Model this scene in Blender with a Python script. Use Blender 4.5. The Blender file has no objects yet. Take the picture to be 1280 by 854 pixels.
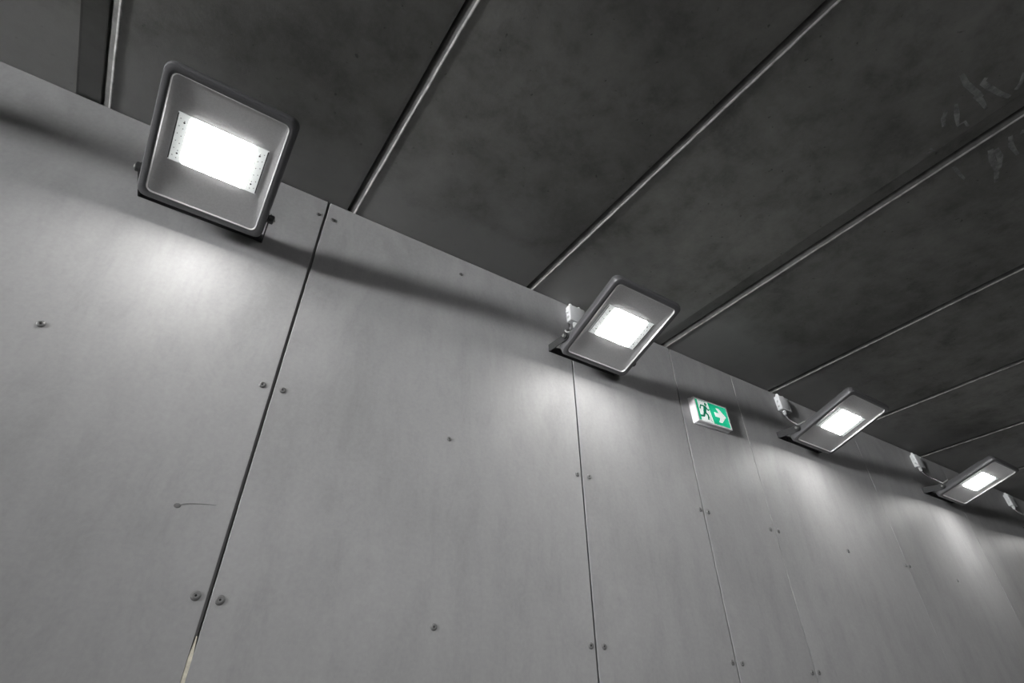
import bpy, bmesh, math, random
from mathutils import Vector, Matrix
random.seed(4)
SC = bpy.context.scene
COL = SC.collection
R = math.radians

# ------------------------------------------------------------------ camera
ZO = 1.6                                   # height of the camera above the floor
PITCH, YAW, ROLL = R(36.833), R(32.180), R(-0.148)
cam_d = bpy.data.cameras.new('camera')
cam_d.sensor_fit = 'HORIZONTAL'; cam_d.sensor_width = 36.0
cam_d.lens = 682.36 / 1280 * 36.0
cam_d.clip_start = .02; cam_d.clip_end = 200
cam = bpy.data.objects.new('camera', cam_d); COL.objects.link(cam)
F = Vector((math.sin(YAW) * math.cos(PITCH), math.cos(YAW) * math.cos(PITCH), math.sin(PITCH)))
RT = Vector((math.cos(YAW), -math.sin(YAW), 0)); UP = RT.cross(F)
R2 = RT * math.cos(ROLL) + UP * math.sin(ROLL); U2 = -RT * math.sin(ROLL) + UP * math.cos(ROLL)
m3 = Matrix((R2, U2, -F)).transposed()
cam.matrix_world = Matrix.Translation((0, -2.0, ZO)) @ m3.to_4x4()
SC.camera = cam

# ------------------------------------------------------------------ world, exposure, unseen area lights
SC.view_settings.view_transform = 'Standard'
SC.view_settings.look = 'None'
SC.view_settings.exposure = 0.0
SC.view_settings.gamma = 1.0
SC.view_settings.use_curve_mapping = False
w = bpy.data.worlds.new('world'); SC.world = w; w.use_nodes = True
w.node_tree.nodes['Background'].inputs[0].default_value = (.8, .82, .85, 1)
w.node_tree.nodes['Background'].inputs[1].default_value = 0.0

ROOM_X0, ROOM_X1, ROOM_Y = -16.0, 20.0, -5.2
CEIL = 1.11004 * 2 + ZO                     # 3.82 m
LED_STRENGTH = 78.0


def unseen_lamp(x, power, z, aim, size=(.32, .19), beam=180, y=ROOM_Y + .36):
    """unseen area lights out of frame: inferred lamps far to the left, plus added fill"""
    l = bpy.data.lights.new('unseen_area_light', 'AREA'); l.shape = 'RECTANGLE'
    l.spread = R(beam)
    l.size, l.size_y = size; l.energy = power; l.color = (1, 1, 1)
    o = bpy.data.objects.new('unseen_area_light', l); COL.objects.link(o)
    o.location = (x, y, z)
    o.rotation_euler = (Vector(aim) - Vector(o.location)).to_track_quat('-Z', 'Y').to_euler()
    return o


for fx, pw in ((-14.6, 330), (-11.6, 230)):
    unseen_lamp(fx, pw * .85, ZO + 1.7, (2.5, 0, ZO + 1.2), (.9, .5))
unseen_lamp(-14.6, 56, ZO + 1.2, (3.4, 0, ZO + 2.15), (2.8, 1.5), 16)      # narrow beam added to brighten the top of the wall
for fx, pw, bm_ in ((1.3, 15, 70), (4.6, 8, 70), (10.5, 160, 80)):
    unseen_lamp(fx, pw, ZO + 1.8, (fx, 0, ZO - .55), beam=bm_)  # fill lights added on the opposite side to lift the wall


# ------------------------------------------------------------------ helpers
def tag(o, label=None, cat=None, group=None, kind=None):
    for k, v in (('label', label), ('category', cat), ('group', group), ('kind', kind)):
        if v: o[k] = v
    return o


def link(name, bm, mats, parent=None, smooth=False, angle=40):
    bmesh.ops.recalc_face_normals(bm, faces=bm.faces[:])
    me = bpy.data.meshes.new(name); bm.to_mesh(me); bm.free()
    for mt in (mats if isinstance(mats, (list, tuple)) else [mats]): me.materials.append(mt)
    if smooth:
        for p in me.polygons: p.use_smooth = True
        me.set_sharp_from_angle(angle=R(angle))
    o = bpy.data.objects.new(name, me); COL.objects.link(o)
    if parent: o.parent = parent
    return o


def empty(name, loc, rot=(0, 0, 0)):
    o = bpy.data.objects.new(name, None); COL.objects.link(o)
    o.empty_display_size = .05; o.location = loc; o.rotation_euler = rot
    return o


def box(bm, x0, x1, y0, y1, z0, z1, bevel=0, mi=0, seg=2):
    v = [bm.verts.new(p) for p in ((x0, y0, z0), (x1, y0, z0), (x1, y1, z0), (x0, y1, z0),
                                   (x0, y0, z1), (x1, y0, z1), (x1, y1, z1), (x0, y1, z1))]
    fs = [bm.faces.new([v[i] for i in q]) for q in ((3, 2, 1, 0), (4, 5, 6, 7), (0, 1, 5, 4), (1, 2, 6, 5), (2, 3, 7, 6), (3, 0, 4, 7))]
    for f in fs: f.material_index = mi
    if bevel:
        ed = list({e for f in fs for e in f.edges})
        r = bmesh.ops.bevel(bm, geom=ed, offset=bevel, segments=seg, affect='EDGES', profile=.5)
        for f in r['faces']: f.material_index = mi
    return v


def rrect(wd, ht, r, n=6):
    pts = []
    for cx, cy, a0 in ((1, 1, 0), (-1, 1, 90), (-1, -1, 180), (1, -1, 270)):
        for k in range(n + 1):
            a = R(a0 + 90 * k / n)
            pts.append((cx * (wd / 2 - r) + r * math.cos(a), cy * (ht / 2 - r) + r * math.sin(a)))
    return pts


def loft(bm, loops, M=Matrix(), cap0=False, cap1=False, mi=0, closed=True):
    """loops: lists of 3-D points with equal counts"""
    rows = [[bm.verts.new(M @ Vector(p)) for p in L] for L in loops]
    n = len(rows[0])
    for a, b in zip(rows, rows[1:]):
        for i in range(n if closed else n - 1):
            f = bm.faces.new((a[i], a[(i + 1) % n], b[(i + 1) % n], b[i])); f.material_index = mi
    if cap0: bm.faces.new(rows[0]).material_index = mi
    if cap1: bm.faces.new(rows[-1]).material_index = mi
    return rows


def lathe(bm, prof, M=Matrix(), n=20, mi=0):
    """prof: (radius, height) along local z"""
    loft(bm, [[(r * math.cos(2 * math.pi * k / n), r * math.sin(2 * math.pi * k / n), h) for k in range(n)] for r, h in prof],
         M, cap0=True, cap1=True, mi=mi)


def tube(bm, pts, r, n=10, mi=0):
    pts = [Vector(p) for p in pts]; loops = []
    for i, p in enumerate(pts):
        d = (pts[min(i + 1, len(pts) - 1)] - pts[max(i - 1, 0)]).normalized()
        q = d.to_track_quat('Z', 'Y').to_matrix()
        loops.append([p + q @ Vector((r * math.cos(2 * math.pi * k / n), r * math.sin(2 * math.pi * k / n), 0)) for k in range(n)])
    loft(bm, loops, cap0=True, cap1=True, mi=mi)


def prism(bm, poly, y0, y1, mi=0):
    """polygon in x,z extruded along y"""
    loft(bm, [[(x, y0, z) for x, z in poly], [(x, y1, z) for x, z in poly]], cap0=True, cap1=True, mi=mi)


# ------------------------------------------------------------------ materials
class NT:
    def __init__(self, name):
        self.m = bpy.data.materials.new(name); self.m.use_nodes = True
        self.t = self.m.node_tree; self.b = self.t.nodes['Principled BSDF']

    def n(self, typ, **kw):
        nd = self.t.nodes.new(typ)
        for k, v in kw.items():
            if k in nd.inputs: nd.inputs[k].default_value = v
            else: setattr(nd, k, v)
        return nd

    def l(self, a, b): self.t.links.new(a, b)

    def noise(self, vec, scale, detail=6, rough=.6, dist=0.0):
        nd = self.n('ShaderNodeTexNoise', Scale=scale, Detail=detail, Roughness=rough, Distortion=dist)
        if vec: self.l(vec, nd.inputs['Vector'])
        return nd.outputs[0]

    def ramp(self, fac, stops):
        nd = self.n('ShaderNodeValToRGB'); e = nd.color_ramp.elements
        while len(e) < len(stops): e.new(.5)
        for el, (p, c) in zip(e, stops):
            el.position = p; el.color = (c, c, c, 1) if isinstance(c, (int, float)) else (*c, 1)
        self.l(fac, nd.inputs[0]); return nd.outputs[0]

    def mix(self, mode, fac, a, b):
        nd = self.n('ShaderNodeMix', data_type='RGBA', blend_type=mode)
        for s, v in ((nd.inputs[0], fac), (nd.inputs[6], a), (nd.inputs[7], b)):
            if hasattr(v, 'default_value'): self.l(v, s)
            else: s.default_value = v if isinstance(v, (int, float)) else (*v, 1)
        return nd.outputs[2]

    def coord(self, scale=(1, 1, 1)):
        tc = self.n('ShaderNodeTexCoord'); mp = self.n('ShaderNodeMapping')
        mp.inputs['Scale'].default_value = scale
        self.l(tc.outputs['Object'], mp.inputs[0]); return mp.outputs[0]

    def bump(self, h, strength, dist=.01):
        nd = self.n('ShaderNodeBump', Strength=strength, Distance=dist)
        self.l(h, nd.inputs['Height']); self.l(nd.outputs[0], self.b.inputs['Normal'])

    def set(self, **kw):
        for k, v in kw.items():
            k = k.replace('_', ' ')
            self.b.inputs[k].default_value = v if isinstance(v, (int, float)) else (*v, 1)
        return self


def plain(name, col, rough=.6, metal=0, var=.12, sc=30):
    t = NT(name); t.set(Roughness=rough, Metallic=metal)
    c = t.noise(t.coord(), sc, 4)
    k = t.ramp(c, [(.3, 1 - var), (.7, 1 + var * .3)])
    t.l(t.mix('MULTIPLY', 1.0, col, k), t.b.inputs['Base Color'])
    return t.m


def emit(name, col, s):
    t = NT(name); t.set(Base_Color=col, Emission_Color=col, Emission_Strength=s, Roughness=.5)
    return t.m


# fibre-cement cladding: cloudy mid grey, fine vertical grain, small pale and dark flecks
t = NT('fibre_cement')
co = t.coord(); cs = t.coord((1.0, 1.0, .35))
big = t.ramp(t.noise(co, 1.1, 5, .6, .4), [(.32, .88), (.68, 1.06)])
mid = t.ramp(t.noise(cs, 6.0, 9, .72, .3), [(.30, .87), (.5, 1.0), (.72, 1.06)])
fine = t.ramp(t.noise(co, 60, 3, .6), [(.3, .95), (.7, 1.04)])
blot = t.ramp(t.noise(cs, 2.6, 9, .75, 1.2), [(.53, 0), (.66, 1)])
fleck = t.ramp(t.noise(t.coord((1, 1, .4)), 26, 2, .5), [(.70, 0), (.74, 1)])
inf = t.n('ShaderNodeObjectInfo')
base = t.mix('MULTIPLY', 1, t.mix('MULTIPLY', 1, (.335, .335, .338), big), mid)
base = t.mix('MULTIPLY', 1, base, fine)
base = t.mix('MIX', t.mix('MULTIPLY', 1, blot, (.3, .3, .3)), base, (.42, .42, .42))
base = t.mix('MIX', t.mix('MULTIPLY', 1, fleck, (.10, .10, .10)), base, (.22, .22, .22))
t.l(base, t.b.inputs['Base Color'])
t.set(Roughness=.52); t.b.inputs['Specular IOR Level'].default_value = .35
t.bump(t.noise(co, 40, 5, .6), .06, .004)
M_PANEL = t.m

# dark precast concrete soffit
t = NT('dark_concrete')
co = t.coord()
big = t.ramp(t.noise(co, 1.1, 6, .62, .2), [(.30, .70), (.70, 1.22)])
mid = t.ramp(t.noise(co, 5.0, 9, .70, .15), [(.28, .60), (.5, 1.0), (.75, 1.3)])
spk = t.ramp(t.noise(co, 48, 4, .7), [(.56, 0), (.72, 1)])
pit = t.ramp(t.noise(co, 34, 2, .5), [(.24, 1), (.30, 0)])
veil = t.ramp(t.noise(co, 4.3, 10, .8, .6), [(.58, 0), (.74, 1)])
base = t.mix('MULTIPLY', 1, t.mix('MULTIPLY', 1, (.26, .258, .246), big), mid)
base = t.mix('MIX', t.mix('MULTIPLY', 1, veil, (.35, .35, .35)), base, (.28, .28, .275))
base = t.mix('MIX', t.mix('MULTIPLY', 1, spk, (.22, .22, .22)), base, (.36, .36, .35))
base = t.mix('MIX', t.mix('MULTIPLY', 1, pit, (.6, .6, .6)), base, (.06, .06, .06))
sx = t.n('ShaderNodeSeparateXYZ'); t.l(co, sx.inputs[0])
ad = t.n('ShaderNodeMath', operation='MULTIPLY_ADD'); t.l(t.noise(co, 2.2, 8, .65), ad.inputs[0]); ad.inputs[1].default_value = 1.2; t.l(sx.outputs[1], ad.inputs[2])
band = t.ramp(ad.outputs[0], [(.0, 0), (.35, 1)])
base = t.mix('MIX', t.mix('MULTIPLY', 1, band, (.75, .75, .75)), base, (.36, .36, .355))  # paler concrete beside the wall, its colour lightened further in place of light
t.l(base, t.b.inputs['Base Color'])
t.set(Roughness=.72); t.b.inputs['Specular IOR Level'].default_value = .3
t.bump(t.noise(co, 18, 7, .7), .25, .006)
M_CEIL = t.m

M_EDGELIT = plain('lit_edge_concrete', (.55, .55, .54), .8, var=.5, sc=22)  # pale colour stands in for light caught on the slab arris
M_NOSE = plain('slab_nosing_concrete', (.16, .16, .155), .8, var=.4, sc=16)
M_BACK = plain('dark_batten', (.15, .15, .15), .8)
M_BLACK = plain('joint_shadow_tape', (.02, .02, .02), .9)
M_FLOOR = plain('floor_concrete', (.10, .10, .097), .7, sc=3)
M_FARWALL = plain('far_wall_concrete', (.09, .09, .09), .8, sc=3)
M_HOUSE = plain('dark_grey_powder_coat', (.115, .115, .12), .38, .25, sc=120)
M_TRAY = plain('satin_grey_reflector', (.56, .56, .565), .35, .35, sc=140)
M_TRIM = plain('pale_bevel', (.55, .55, .555), .3, .4, sc=140)
M_BRACK = plain('dark_bracket_steel', (.05, .051, .052), .45, .3, sc=90)
M_STEEL = plain('bright_zinc', (.62, .62, .6), .3, .8, sc=90)
M_SCREW = plain('screw_grey', (.20, .20, .20), .5, .3, sc=90)
M_HOLE = plain('dark_recess', (.015, .015, .015), .9)
M_BOXG = plain('pale_grey_plastic', (.60, .61, .62), .45, sc=40, var=.05)
M_GLAND = plain('light_gland_plastic', (.66, .67, .67), .4, sc=40, var=.05)
M_CABLE = plain('grey_cable_sheath', (.38, .38, .38), .5, sc=40)
M_WHITE = plain('white_sign_plastic', (.84, .83, .85), .45, sc=40, var=.06)
M_SEAL = plain('pale_sealant', (.80, .75, .62), .7, var=.35, sc=40)
M_FILL = plain('pale_joint_filler', (.50, .50, .49), .8, var=.4, sc=12)
M_STREAK = plain('lime_streak', (.43, .435, .43), .85, var=.6, sc=25)
M_CRACK = plain('mark_dark', (.17, .17, .17), .9)
M_LED = emit('led_light', (1, .985, .96), LED_STRENGTH)
M_BOARD = emit('led_board_white', (.60, .625, .62), .62)
M_SIGNLIT = emit('sign_white_lit', (.86, .90, .88), .50)
t = NT('sign_green_lit')
nz = t.ramp(t.noise(t.coord(), 9, 2, .5), [(.35, (.0, .30, .15)), (.7, (.02, .50, .27))])
t.l(nz, t.b.inputs['Base Color']); t.l(nz, t.b.inputs['Emission Color']); t.set(Emission_Strength=.72, Roughness=.4)
M_GREEN = t.m
M_DKGREEN = emit('sign_dark_green', (.0, .20, .11), .35)
t = NT('clear_glass')
tr = t.n('ShaderNodeBsdfTransparent'); gl = t.n('ShaderNodeBsdfGlossy', Roughness=.08); mx = t.n('ShaderNodeMixShader', Fac=.05)
t.l(tr.outputs[0], mx.inputs[1]); t.l(gl.outputs[0], mx.inputs[2])
t.l(mx.outputs[0], t.t.nodes['Material Output'].inputs[0])
M_GLASS = t.m

# ------------------------------------------------------------------ the room
bm = bmesh.new(); box(bm, ROOM_X0, ROOM_X1, ROOM_Y, .3, -.1, 0)
tag(link('floor', bm, M_FLOOR), kind='structure')
bm = bmesh.new(); box(bm, ROOM_X0, ROOM_X1, ROOM_Y - .15, ROOM_Y, 0, CEIL + .2)
tag(link('wall_right', bm, M_FARWALL), kind='structure')
bm = bmesh.new(); box(bm, ROOM_X0 - .1, ROOM_X0, ROOM_Y, .3, 0, CEIL + .2)
tag(link('wall_near', bm, M_FARWALL), kind='structure')
bm = bmesh.new(); box(bm, ROOM_X1, ROOM_X1 + .1, ROOM_Y, .3, 0, CEIL + .2)
tag(link('wall_far', bm, M_FARWALL), kind='structure')

# clad wall (y = 0 is the face of the boards); the dark backing stands 14 mm behind them
bm = bmesh.new(); box(bm, ROOM_X0, ROOM_X1, .016, .3, 0, CEIL + .2)
wall = tag(link('wall_left', bm, M_BACK), 'grey fibre-cement clad wall with open vertical joints', kind='structure')
joints = [(-4.34, .008), (-2.83, .008), (-1.331, .010), (.1722, .012), (1.668, .0085), (2.5333, .0085), (3.158, .005), (4.668, .003), (6.19, .004),
          (7.70, .004), (9.21, .004), (10.72, .004), (12.2, .004)]
ends = [(ROOM_X0, 0)] + joints + [(ROOM_X1, 0)]
panels = []
for (xa, ga), (xb, gb) in zip(ends, ends[1:]):
    bm = bmesh.new()
    x0, x1 = xa + ga / 2, xb - gb / 2
    xm = (x0 + x1) / 2
    box(bm, x0 - xm, x1 - xm, 0, .0158, 0.01, CEIL - .004, bevel=.0012, seg=1)
    p = link('cladding_board', bm, M_PANEL, wall); p.location = (xm, 0, 0); p['kind'] = 'structure'
    panels.append((x0, x1, p))


def on_panel(x):
    for x0, x1, p in panels:
        if x0 - .01 <= x <= x1 + .01: return p


def screw(x, z, r=.0125):
    p = on_panel(x)
    bm = bmesh.new()
    M = Matrix.Rotation(R(90), 4, 'X')
    lathe(bm, [(r, 0), (r, .0025), (r * .86, .0042), (r * .50, .0052), (r * .46, .0036), (r * .26, .0034)], M, 20)
    lathe(bm, [(r * .24, .0033), (r * .24, .0037)], M, 10, mi=1)
    o = link('screw', bm, [M_SCREW, M_HOLE], p, True, 50)
    o.location = (x - p.location.x, 0, z)
    return o


for x, z, r in ((.139, 2.106, .010), (.209, 2.108, .010), (.133, 1.118, .0125), (.208, 1.118, .0125), (.136, .373, .0145), (.205, .368, .0145),
                (.929, 1.101, .0105), (.923, .355, .0125), (-.563, 1.12, .0125), (.926, 2.101, .009),
                (1.639, 1.097, .0125), (1.713, 1.10, .0125), (1.64, .346, .0135), (1.711, .348, .0125),
                (2.506, 1.083, .0125), (2.57, 1.081, .0135), (2.505, .335, .0125), (2.575, .336, .0125),
                (3.116, 1.074, .0125), (3.193, 1.077, .0125), (3.124, .325, .0125), (3.185, .328, .0125),
                (4.640, 1.072, .0125), (4.696, 1.074, .0125), (3.919, 1.066, .012), (5.386, 1.059, .012)):
    screw(x, z + ZO, r)

# pale sealant bead in the bottom of the first open joint
bm = bmesh.new()
rows = []
for k in range(15):
    z = .268 - .018 * k
    hw = .0056 * min(1, .25 + k * .25)
    rows.append([(-hw, .010, z), (-hw * .96, .0012 + .0006 * math.sin(k * 1.7), z), (hw * .96, .0008, z), (hw, .010, z)])
loft(bm, rows, cap0=True, cap1=True)
o = link('sealant', bm, M_SEAL, wall, True); o.location = (.1722, 0, ZO); o['label'] = 'short yellowish-white sealant strip in the dark joint'

# pale filler standing in the two narrow joints
for fxx, zt, zb, hw in ((3.158, CEIL - .01, ZO + .55, .0019), (4.668, CEIL - .6, 1.2, .0012)):
    bm = bmesh.new(); rows = []
    for q in range(40):
        z = zt + (zb - zt) * q / 39
        h = hw * (.75 + .35 * math.sin(q * 2.3))
        rows.append([(-h, .012, z), (-h, .0012, z), (h, .0012, z), (h, .012, z)])
    loft(bm, rows, cap0=True, cap1=True)
    o = link('joint_filler', bm, M_FILL, wall); o.location = (fxx + .0004, 0, 0); o['label'] = 'thin pale filler line in the wall joint'

# drill mark with a scratch beside it
pn = on_panel(.03)
bm = bmesh.new()
lathe(bm, [(.008, 0), (.006, .0012), (.003, .0014)], Matrix.Rotation(R(90), 4, 'X') @ Matrix.Scale(1.3, 4, (1, 0, 0)), 12)
ra = []
for k in range(12):
    s = k / 11; x = .004 + .103 * s; z = .0 + .034 * s ** .6 - .012 * s; wd = .0019 * (1 - s) ** .8 + .0002
    ra.append([(x, -.0005, z - wd), (x, -.0011, z), (x, -.0005, z + wd)])
loft(bm, ra, closed=False)
o = link('scratch', bm, M_CRACK, pn, True); o.location = (.004 - pn.location.x, 0, .623 + ZO)

# ------------------------------------------------------------------ ceiling of precast slabs, joints across the passage
SKEW = math.tan(R(2.49))
bm = bmesh.new(); box(bm, ROOM_X0, ROOM_X1, ROOM_Y, .3, CEIL + .12, CEIL + .2)
ceil_o = tag(link('ceiling', bm, M_BACK), 'dark precast concrete slab ceiling with straight joints', kind='structure')
jx = [-.7823, .3055, 1.4074, 2.5139, 3.6432, 4.7591, 5.8479]
jx = [jx[0] - 1.1 * k for k in range(12, 0, -1)] + jx + [jx[-1] + 1.1 * k for k in range(1, 12)]
Y0, Y1 = .02, ROOM_Y
slab_of = {}
rng = random.Random(11)
for xa, xb in zip(jx, jx[1:]):
    wd = xb - xa
    wide = abs(xb + .7823) < .01 or abs(xa - 1.4074) < .01
    recess, rw = (.006, .125) if wide else (.0012, .062)
    # cross-section from the left arris (bright bead side) to the right edge beside the dark gap
    prof = [(-.033, .10), (-.033, .030), (-.028, .020), (-.010, .007), (0.0, .003), (.005, 0.0), (wd - rw, 0), (wd - rw + .006, recess * .7),
            (wd - .055, recess), (wd - .044, recess + .002), (wd - .040, .012), (wd - .040, .10)]
    N = 40
    rows = []
    ph = rng.random() * 9
    for k in range(N + 1):
        y = Y0 + (Y1 - Y0) * k / N
        jit = .0006 * math.sin(k * 1.9 + ph)
        rows.append([(xa + px + SKEW * (-y) + (jit if i in (2, 3, 4, 5) else 0), y, CEIL + pz) for i, (px, pz) in enumerate(prof)])
    bm = bmesh.new(); loft(bm, rows, cap0=True, cap1=True)
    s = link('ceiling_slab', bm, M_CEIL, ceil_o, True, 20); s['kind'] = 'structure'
    slab_of[round(xa, 3)] = s
    # arris bead along the joint, its lip coloured pale for the light it catches
    bm = bmesh.new(); rows = []
    N = 120
    for k in range(N + 1):
        y = Y0 - .002 + (Y1 - Y0 + .004) * k / N
        jit = .0005 * math.sin(k * .7 + ph) + .0004 * math.sin(k * 1.63 + ph)
        lip = .0032 + .0007 * math.sin(k * 2.1 + ph)
        cx = xa + SKEW * (-y) + jit
        # rounded nosing from the dark gap down to a small lip
        sec = [(-.032, .026), (-.0315, .014), (-.026, .0065), (-.017, .0022), (-.009, .0002), (-.004, -lip * .7), (-.0005, -lip), (.003, -lip * .6), (.0045, .002), (-.004, .012)]
        rows.append([(cx + px, y, CEIL + pz) for px, pz in sec])
    loft(bm, rows, cap0=True, cap1=True, mi=1)
    for fi, f in enumerate(bm.faces[:]):
        if fi < 120 * 10 and fi % 10 in (4, 5, 6, 7): f.material_index = 0
    b = link('slab_edge', bm, [M_EDGELIT, M_NOSE], s, True, 60); b['label'] = 'slab joint edge with its light-catching lip painted pale'


# lime streaks on the soffit near the fourth joint
def streak(pts, wd, slab):
    bm = bmesh.new(); L = []; n = len(pts)
    for i, (x, y) in enumerate(pts):
        a = Vector(pts[max(i - 1, 0)]); b = Vector(pts[min(i + 1, n - 1)]); d = (b - a).normalized(); pn_ = Vector((-d.y, d.x))
        h = wd * (.35 + .65 * math.sin(math.pi * (i + .6) / n)) * (.8 + .4 * rng.random())
        c = Vector((x, y))
        L.append([(c.x - pn_.x * h, c.y - pn_.y * h, CEIL - .0002), (c.x, c.y, CEIL - .0014), (c.x + pn_.x * h, c.y + pn_.y * h, CEIL - .0002)])
    loft(bm, L, closed=False)
    return link('lime_streak', bm, M_STREAK, slab, True)


STREAKS = []   # filled in from ceiling coordinates below
def ceil_pt(px, py):
    d = F + R2 * ((px - 640) / 682.36) - U2 * ((py - 427) / 682.36)
    k = (CEIL - ZO) / d.z
    return (d.x * k, -2 + d.y * k)


sA = slab_of[1.407]; sB = slab_of[2.514]
for pts, wd, sl in (
        ([(1202, 93), (1208, 105), (1222, 117), (1228, 121)], .012, sA), ([(1229, 103), (1238, 110), (1250, 117), (1262, 121)], .012, sA),
        ([(1233, 97), (1228, 104), (1236, 112)], .009, sA), ([(1218, 120), (1226, 125), (1233, 136)], .012, sA),
        ([(1195, 130), (1196, 142), (1197, 156)], .010, sA), ([(1183, 138), (1179, 148), (1180, 158)], .010, sA),
        ([(1270, 112), (1276, 104), (1280, 90)], .010, sA), ([(1162, 186), (1168, 188), (1158, 192)], .008, sA),
        ([(1210, 158), (1206, 152), (1196, 158)], .008, sA),
        ([(1238, 187), (1240, 200), (1246, 212), (1245, 228)], .015, sB), ([(1245, 186), (1250, 196), (1250, 210)], .012, sB),
        ([(1263, 170), (1264, 182), (1272, 193)], .013, sB), ([(1276, 165), (1284, 163)], .012, sB),
        ([(1192, 208), (1198, 216), (1206, 224)], .009, sB)):
    streak([ceil_pt(*p) for p in pts], wd, sl)

# ------------------------------------------------------------------ floodlights
LW, LH = .463, .536                         # body size, across and along the tilt
LY, LZ = -.34, ZO + 1.816                    # centre of the glass
PIV_S, PIV_N = .177, .040                    # bracket pivot, towards the wall and behind the face


def rr3(wd, ht, r, z, n=6, dy=0): return [(x, y + dy, z) for x, y in rrect(wd, ht, r, n)]


def floodlight(x, tilt, label, cable_to=None):
    root = empty('floodlight', (x, 0, ZO + 1.78))
    tag(root, label, 'floodlight', 'floodlights along the wall')
    # local frame of the head: face looks to -z, the edge far from the wall is -y
    H = Matrix.Translation((0, LY, LZ - (ZO + 1.78))) @ Matrix.Rotation(R(-tilt), 4, 'X')
    bm = bmesh.new()
    loft(bm, [rr3(LW - .066, LH - .066, .020, .0085), rr3(LW - .058, LH - .058, .024, .0015), rr3(LW - .044, LH - .044, .026, -.0008),
              rr3(LW - .022, LH - .022, .028, .0), rr3(LW - .008, LH - .008, .031, .003), rr3(LW, LH, .034, .010), rr3(LW, LH, .034, .034),
              rr3(LW - .012, LH - .012, .032, .050), rr3(LW * .80, LH * .72, .03, .058), rr3(LW * .78, LH * .70, .03, .060)], H, cap1=True)
    hs = link('housing', bm, M_HOUSE, root, True, 35)
    bm = bmesh.new()                                                     # pale bevel line inside the rim
    loft(bm, [rr3(LW - .067, LH - .067, .020, .0080), rr3(LW - .062, LH - .062, .022, .0005), rr3(LW - .058, LH - .058, .024, -.0002),
              rr3(LW - .056, LH - .056, .024, .0030)], H)
    o = link('bezel', bm, M_TRIM, root, True, 30); o['label'] = 'thin pale bevel framing the glass'
    bm = bmesh.new()                                                     # shallow reflector tray
    loft(bm, [rr3(LW - .064, LH - .064, .020, .0068, 4), rr3(.352, .214, .010, .0165, 4, -.012), rr3(.320, .193, .003, .0175, 4, -.012)], H, cap1=True)
    o = link('reflector', bm, M_TRAY, root, True, 20); o['label'] = 'satin grey reflector tray'
    bm = bmesh.new()                                                     # LED board with its lens dots and end slots
    T = H @ Matrix.Translation((0, -.012, 0))
    v0 = box(bm, -.159, .159, -.0955, .0955, .0135, .0170)
    for s in (-1, 1): box(bm, s * .1575 - .0018, s * .1575 + .0018, -.092, .092, .0125, .0136, mi=1)
    for s in (-1, 1):
        for c in range(2):
            for q in range(6):
                lathe(bm, [(.0017, .0128), (.0017, .0136)], Matrix.Translation((s * (.147 - .014 * c), -.074 + .0296 * q + .006 * c, 0)), 8, mi=1)
        for q in (-1, 1):
            lathe(bm, [(.0034, .0126), (.0034, .0136)], Matrix.Translation((s * .133, q * .062, 0)), 10, mi=1)
    bmesh.ops.transform(bm, matrix=T, verts=bm.verts[:])
    bd = link('led_board', bm, [M_BOARD, M_HOLE], root); bd['label'] = 'white LED board'
    bm = bmesh.new()                                                     # the lit LED field
    loft(bm, [rr3(.238, .188, .016, .0138), rr3(.238, .188, .016, .0133)], T, cap1=True)
    o = link('led_array', bm, M_LED, bd, True); o['label'] = 'blazing white LED field'
    bm = bmesh.new()
    loft(bm, [rr3(LW - .068, LH - .068, .019, .0050), rr3(LW - .068, LH - .068, .019, .0020)], H, cap0=True, cap1=True)
    o = link('glass_pane', bm, M_GLASS, root); o['label'] = 'clear front glass'
    bm = bmesh.new()                                                     # cooling fins on the back
    for k in range(11):
        u = -.15 + .03 * k
        box(bm, u - .002, u + .002, -.16, .16, .058, .085)
    bmesh.ops.transform(bm, matrix=H, verts=bm.verts[:])
    link('heat_sink', bm, M_HOUSE, root)
    # U bracket: strap on the wall with two arms reaching to the pivots
    P = H @ Vector((0, PIV_S, PIV_N))
    BW = .241; half = .023; th = .005; SZ = .040
    bm = bmesh.new()
    box(bm, -BW, BW, -th, 0, SZ - half, SZ + half, bevel=.001, seg=1)
    for s in (-1, 1):
        poly = []
        a0 = math.atan2(P.z, P.y)
        for k in range(13):                                              # rounded arm end round the pivot
            a = R(90 + 180 * k / 12)
            poly.append((P.y + half * math.cos(a) * 1.0, P.z + half * math.sin(a)))
        poly = [(0, SZ + half)] + poly + [(0, SZ - half)]
        xa, xb = s * (BW - th), s * BW
        loft(bm, [[(xa, y, z) for y, z in poly], [(xb, y, z) for y, z in poly]], cap0=True, cap1=True)
    link('bracket', bm, M_BRACK, root, True, 30)
    for s in (-1, 1):
        bm = bmesh.new()
        M = Matrix.Translation((s * BW, P.y, P.z)) @ Matrix.Rotation(R(90 * s), 4, 'Y')
        lathe(bm, [(.017, -(BW - LW / 2) - .002), (.017, -.0055)], M, 18)
        lathe(bm, [(.019, .0), (.019, .012), (.016, .015)], M, 18)
        lathe(bm, [(.009, .015), (.009, .018), (.007, .020)], M, 6, mi=1)
        kb = link('pivot_knob', bm, [M_BRACK, M_STEEL], root, True, 35)
    for s in (-1, 1):
        bm = bmesh.new()
        lathe(bm, [(.010, 0), (.010, .004), (.006, .007)], Matrix.Translation((s * .13, -th, SZ)) @ Matrix.Rotation(R(90), 4, 'X'), 6)
        link('wall_bolt', bm, M_BRACK, root, True, 35)
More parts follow.
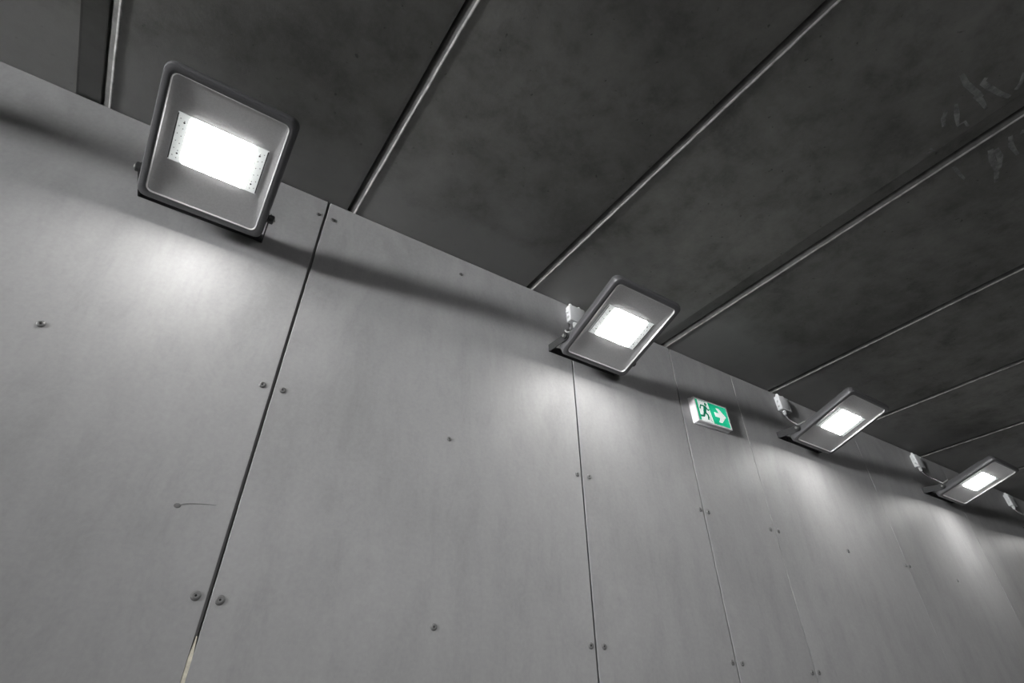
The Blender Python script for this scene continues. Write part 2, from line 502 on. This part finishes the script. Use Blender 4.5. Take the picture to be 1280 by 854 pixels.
    if cable_to:
        c = Vector(cable_to) - Vector((x, 0, ZO + 1.78))
        e = Vector((-BW * .96, P.y - .006, P.z + .026)); e2 = Vector((-.17, P.y - .03, P.z + .06))
        pts = []
        p0, p1, p2, p3 = c, c + Vector((.005, -.01, -.06)), e + Vector((-.03, .03, .05)), e
        for k in range(13):
            s = k / 12
            pts.append(p0 * (1 - s) ** 3 + p1 * 3 * s * (1 - s) ** 2 + p2 * 3 * s * s * (1 - s) + p3 * s ** 3)
        for k in range(1, 6):
            pts.append(e.lerp(e2, k / 5))
        bm = bmesh.new(); tube(bm, pts, .0052)
        o = link('power_cable', bm, M_CABLE, root, True); o['label'] = 'thin grey cable to the junction box'
    return root


def junction_box(x, z, label):
    """x = left side, z = underside of the box"""
    W_, D_, H_ = .115, .042, .118
    root = empty('junction_box', (x, 0, z)); tag(root, label, 'junction box', 'junction boxes under the ceiling')
    bm = bmesh.new(); box(bm, 0, W_, -D_ * .68, 0, 0, H_, bevel=.004)
    link('box_body', bm, M_BOXG, root, True, 40)
    bm = bmesh.new(); box(bm, -.001, W_ + .001, -D_, -D_ * .68, -.001, H_ + .001, bevel=.004)
    lid = link('lid', bm, M_BOXG, root, True, 40)
    for sx in (.012, W_ - .012):
        for sz in (.012, H_ - .012):
            bm = bmesh.new(); lathe(bm, [(.0045, 0), (.0045, .0018), (.003, .0022)], Matrix.Translation((sx, -D_, sz)) @ Matrix.Rotation(R(90), 4, 'X'), 10)
            link('lid_screw', bm, M_GLAND, lid)
    bm = bmesh.new()
    M = Matrix.Translation((.045, -D_ * .5, 0)) @ Matrix.Rotation(R(180), 4, 'X')
    lathe(bm, [(.015, 0), (.015, .012), (.012, .013), (.0135, .016), (.0135, .026), (.008, .034)], M, 8)
    link('cable_gland', bm, M_GLAND, root, True, 35)
    for gx in (.022, W_ - .030):
        bm = bmesh.new()
        M = Matrix.Translation((gx, -D_ * .45, H_))
        lathe(bm, [(.014, 0), (.014, .008), (.0115, .010), (.0115, .018), (.008, .024)], M, 8)
        link('cable_gland', bm, M_GLAND, root, True, 35)
    for gz in (.035, .075):
        bm = bmesh.new()
        M = Matrix.Translation((0, -D_ * .40, gz)) @ Matrix.Rotation(R(-90), 4, 'Y')
        lathe(bm, [(.010, 0), (.010, .006), (.006, .010)], M, 8)
        link('blanking_plug', bm, M_GLAND, root, True, 35)
    return root, (x + .045, -D_ * .5, z - .032)


_, g2 = junction_box(1.650, ZO + 2.066, 'pale grey junction box beside the second floodlight, close under the ceiling')
_, g3 = junction_box(3.640, ZO + 2.057, 'pale grey junction box left of the first yellow-haloed floodlight, right of the exit sign')
_, g4 = junction_box(5.580, ZO + 2.050, 'pale grey junction box left of the farthest fully visible floodlight')
_, g5 = junction_box(7.440, ZO + 2.050, 'small pale junction box at the right edge of the photo')

floodlight(-.2875, 19.0, 'largest floodlight nearest the camera, square face seen from below, at upper left')
floodlight(1.744, 17.7, 'second floodlight from the left, above the wall joint left of the exit sign', g2)
floodlight(3.764, 16.0, 'floodlight just right of the green exit sign', g3)
floodlight(5.761, 16.2, 'small distant floodlight, farthest one fully in view', g4)
floodlight(7.765, 16.2, 'floodlight cut off at the right edge, only its bracket showing', g5)

floodlight(-2.32, 19.0, 'floodlight just past the left edge, throwing the soft shadow at upper left')

# the row goes on beyond the right side of the picture
for ox in (9.77,):
    l = bpy.data.lights.new('row_floodlight', 'AREA'); l.shape = 'RECTANGLE'; l.size = .25; l.size_y = .19
    l.energy = LED_STRENGTH * .235 * .19 * math.pi; l.color = (1, .985, .96)
    o = bpy.data.objects.new('row_floodlight', l); COL.objects.link(o); o.location = (ox, LY, LZ); o.rotation_euler = (R(-17), 0, 0)

# ------------------------------------------------------------------ exit sign
root = empty('exit_sign', (2.777, 0, ZO + 1.755), (0, R(-2.4), 0))
tag(root, 'lit green and white exit sign with running man and arrow', 'exit sign')
SWH, SHH, SD = .160, .087, .046
bm = bmesh.new(); box(bm, -SWH - .004, SWH + .004, -.018, 0, -SHH - .003, SHH + .003, bevel=.003)
link('back_plate', bm, M_WHITE, root, True)
bm = bmesh.new()                                                         # housing with a frame round the lit face
def fr(hx, hz, y): return [(x, y, z) for x, z in rrect(hx * 2, hz * 2, .004, 3)]
loft(bm, [fr(SWH, SHH, -.018), fr(SWH, SHH, -SD + .002), fr(SWH - .002, SHH - .002, -SD), fr(SWH - .010, SHH - .010, -SD), fr(SWH - .0105, SHH - .0105, -SD + .003)])
link('housing', bm, M_WHITE, root, True, 30)
bm = bmesh.new(); box(bm, -SWH + .010, SWH - .010, -SD + .0015, -SD + .006, -SHH + .010, SHH - .010)
face = link('lit_face', bm, M_SIGNLIT, root); face['label'] = 'backlit white face'
yf = -SD + .0015
FX, FZ = SWH - .012, SHH - .012
def flat(name, polys, mt, y=.0006, lab=None):
    bm = bmesh.new()
    for p in polys: prism(bm, p, yf - y, yf + .0003)
    o = link(name, bm, mt, face)
    if lab: o['label'] = lab
    return o
flat('green_field', [[(-.012, -FZ), (FX, -FZ), (FX, FZ), (-.030, FZ)], [(-FX, -FZ), (-FX + .020, -FZ), (-FX + .020, FZ), (-FX, FZ)]], M_GREEN, lab='green field')
flat('arrow', [[(.018, -.016), (.066, -.016), (.042, -.052), (.072, -.052), (.126, .0), (.072, .052), (.042, .052), (.066, .016), (.018, .016)]], M_SIGNLIT, .0012, 'white arrow pointing right')
def seg(ax, az, bx, bz, w_):
    dx, dz = bx - ax, bz - az; L = math.hypot(dx, dz); nx, nz = -dz / L * w_ / 2, dx / L * w_ / 2
    return [(ax + nx, az + nz), (ax - nx, az - nz), (bx - nx, bz - nz), (bx + nx, bz + nz)]
head = [(-.055 + .0115 * math.cos(R(a)), .054 + .0115 * math.sin(R(a))) for a in range(0, 360, 30)]
flat('running_man', [head, seg(-.064, .040, -.080, -.010, .026), seg(-.066, .036, -.104, .038, .011), seg(-.104, .040, -.118, .008, .011),
                     seg(-.060, .038, -.042, .012, .011), seg(-.044, .012, -.028, .022, .010),
                     seg(-.082, -.006, -.052, -.024, .015), seg(-.053, -.020, -.060, -.060, .013),
                     seg(-.080, -.006, -.098, -.042, .015), seg(-.096, -.040, -.128, -.044, .013)], M_DKGREEN, .0012, 'dark green running man')
flat('door_leaf', [seg(-.058, -.018, -.024, -FZ + .004, .0035)], M_DKGREEN, .0012)
flat('door_lintel', [seg(-.122, FZ - .004, -.050, FZ - .004, .003)], M_DKGREEN, .0012)
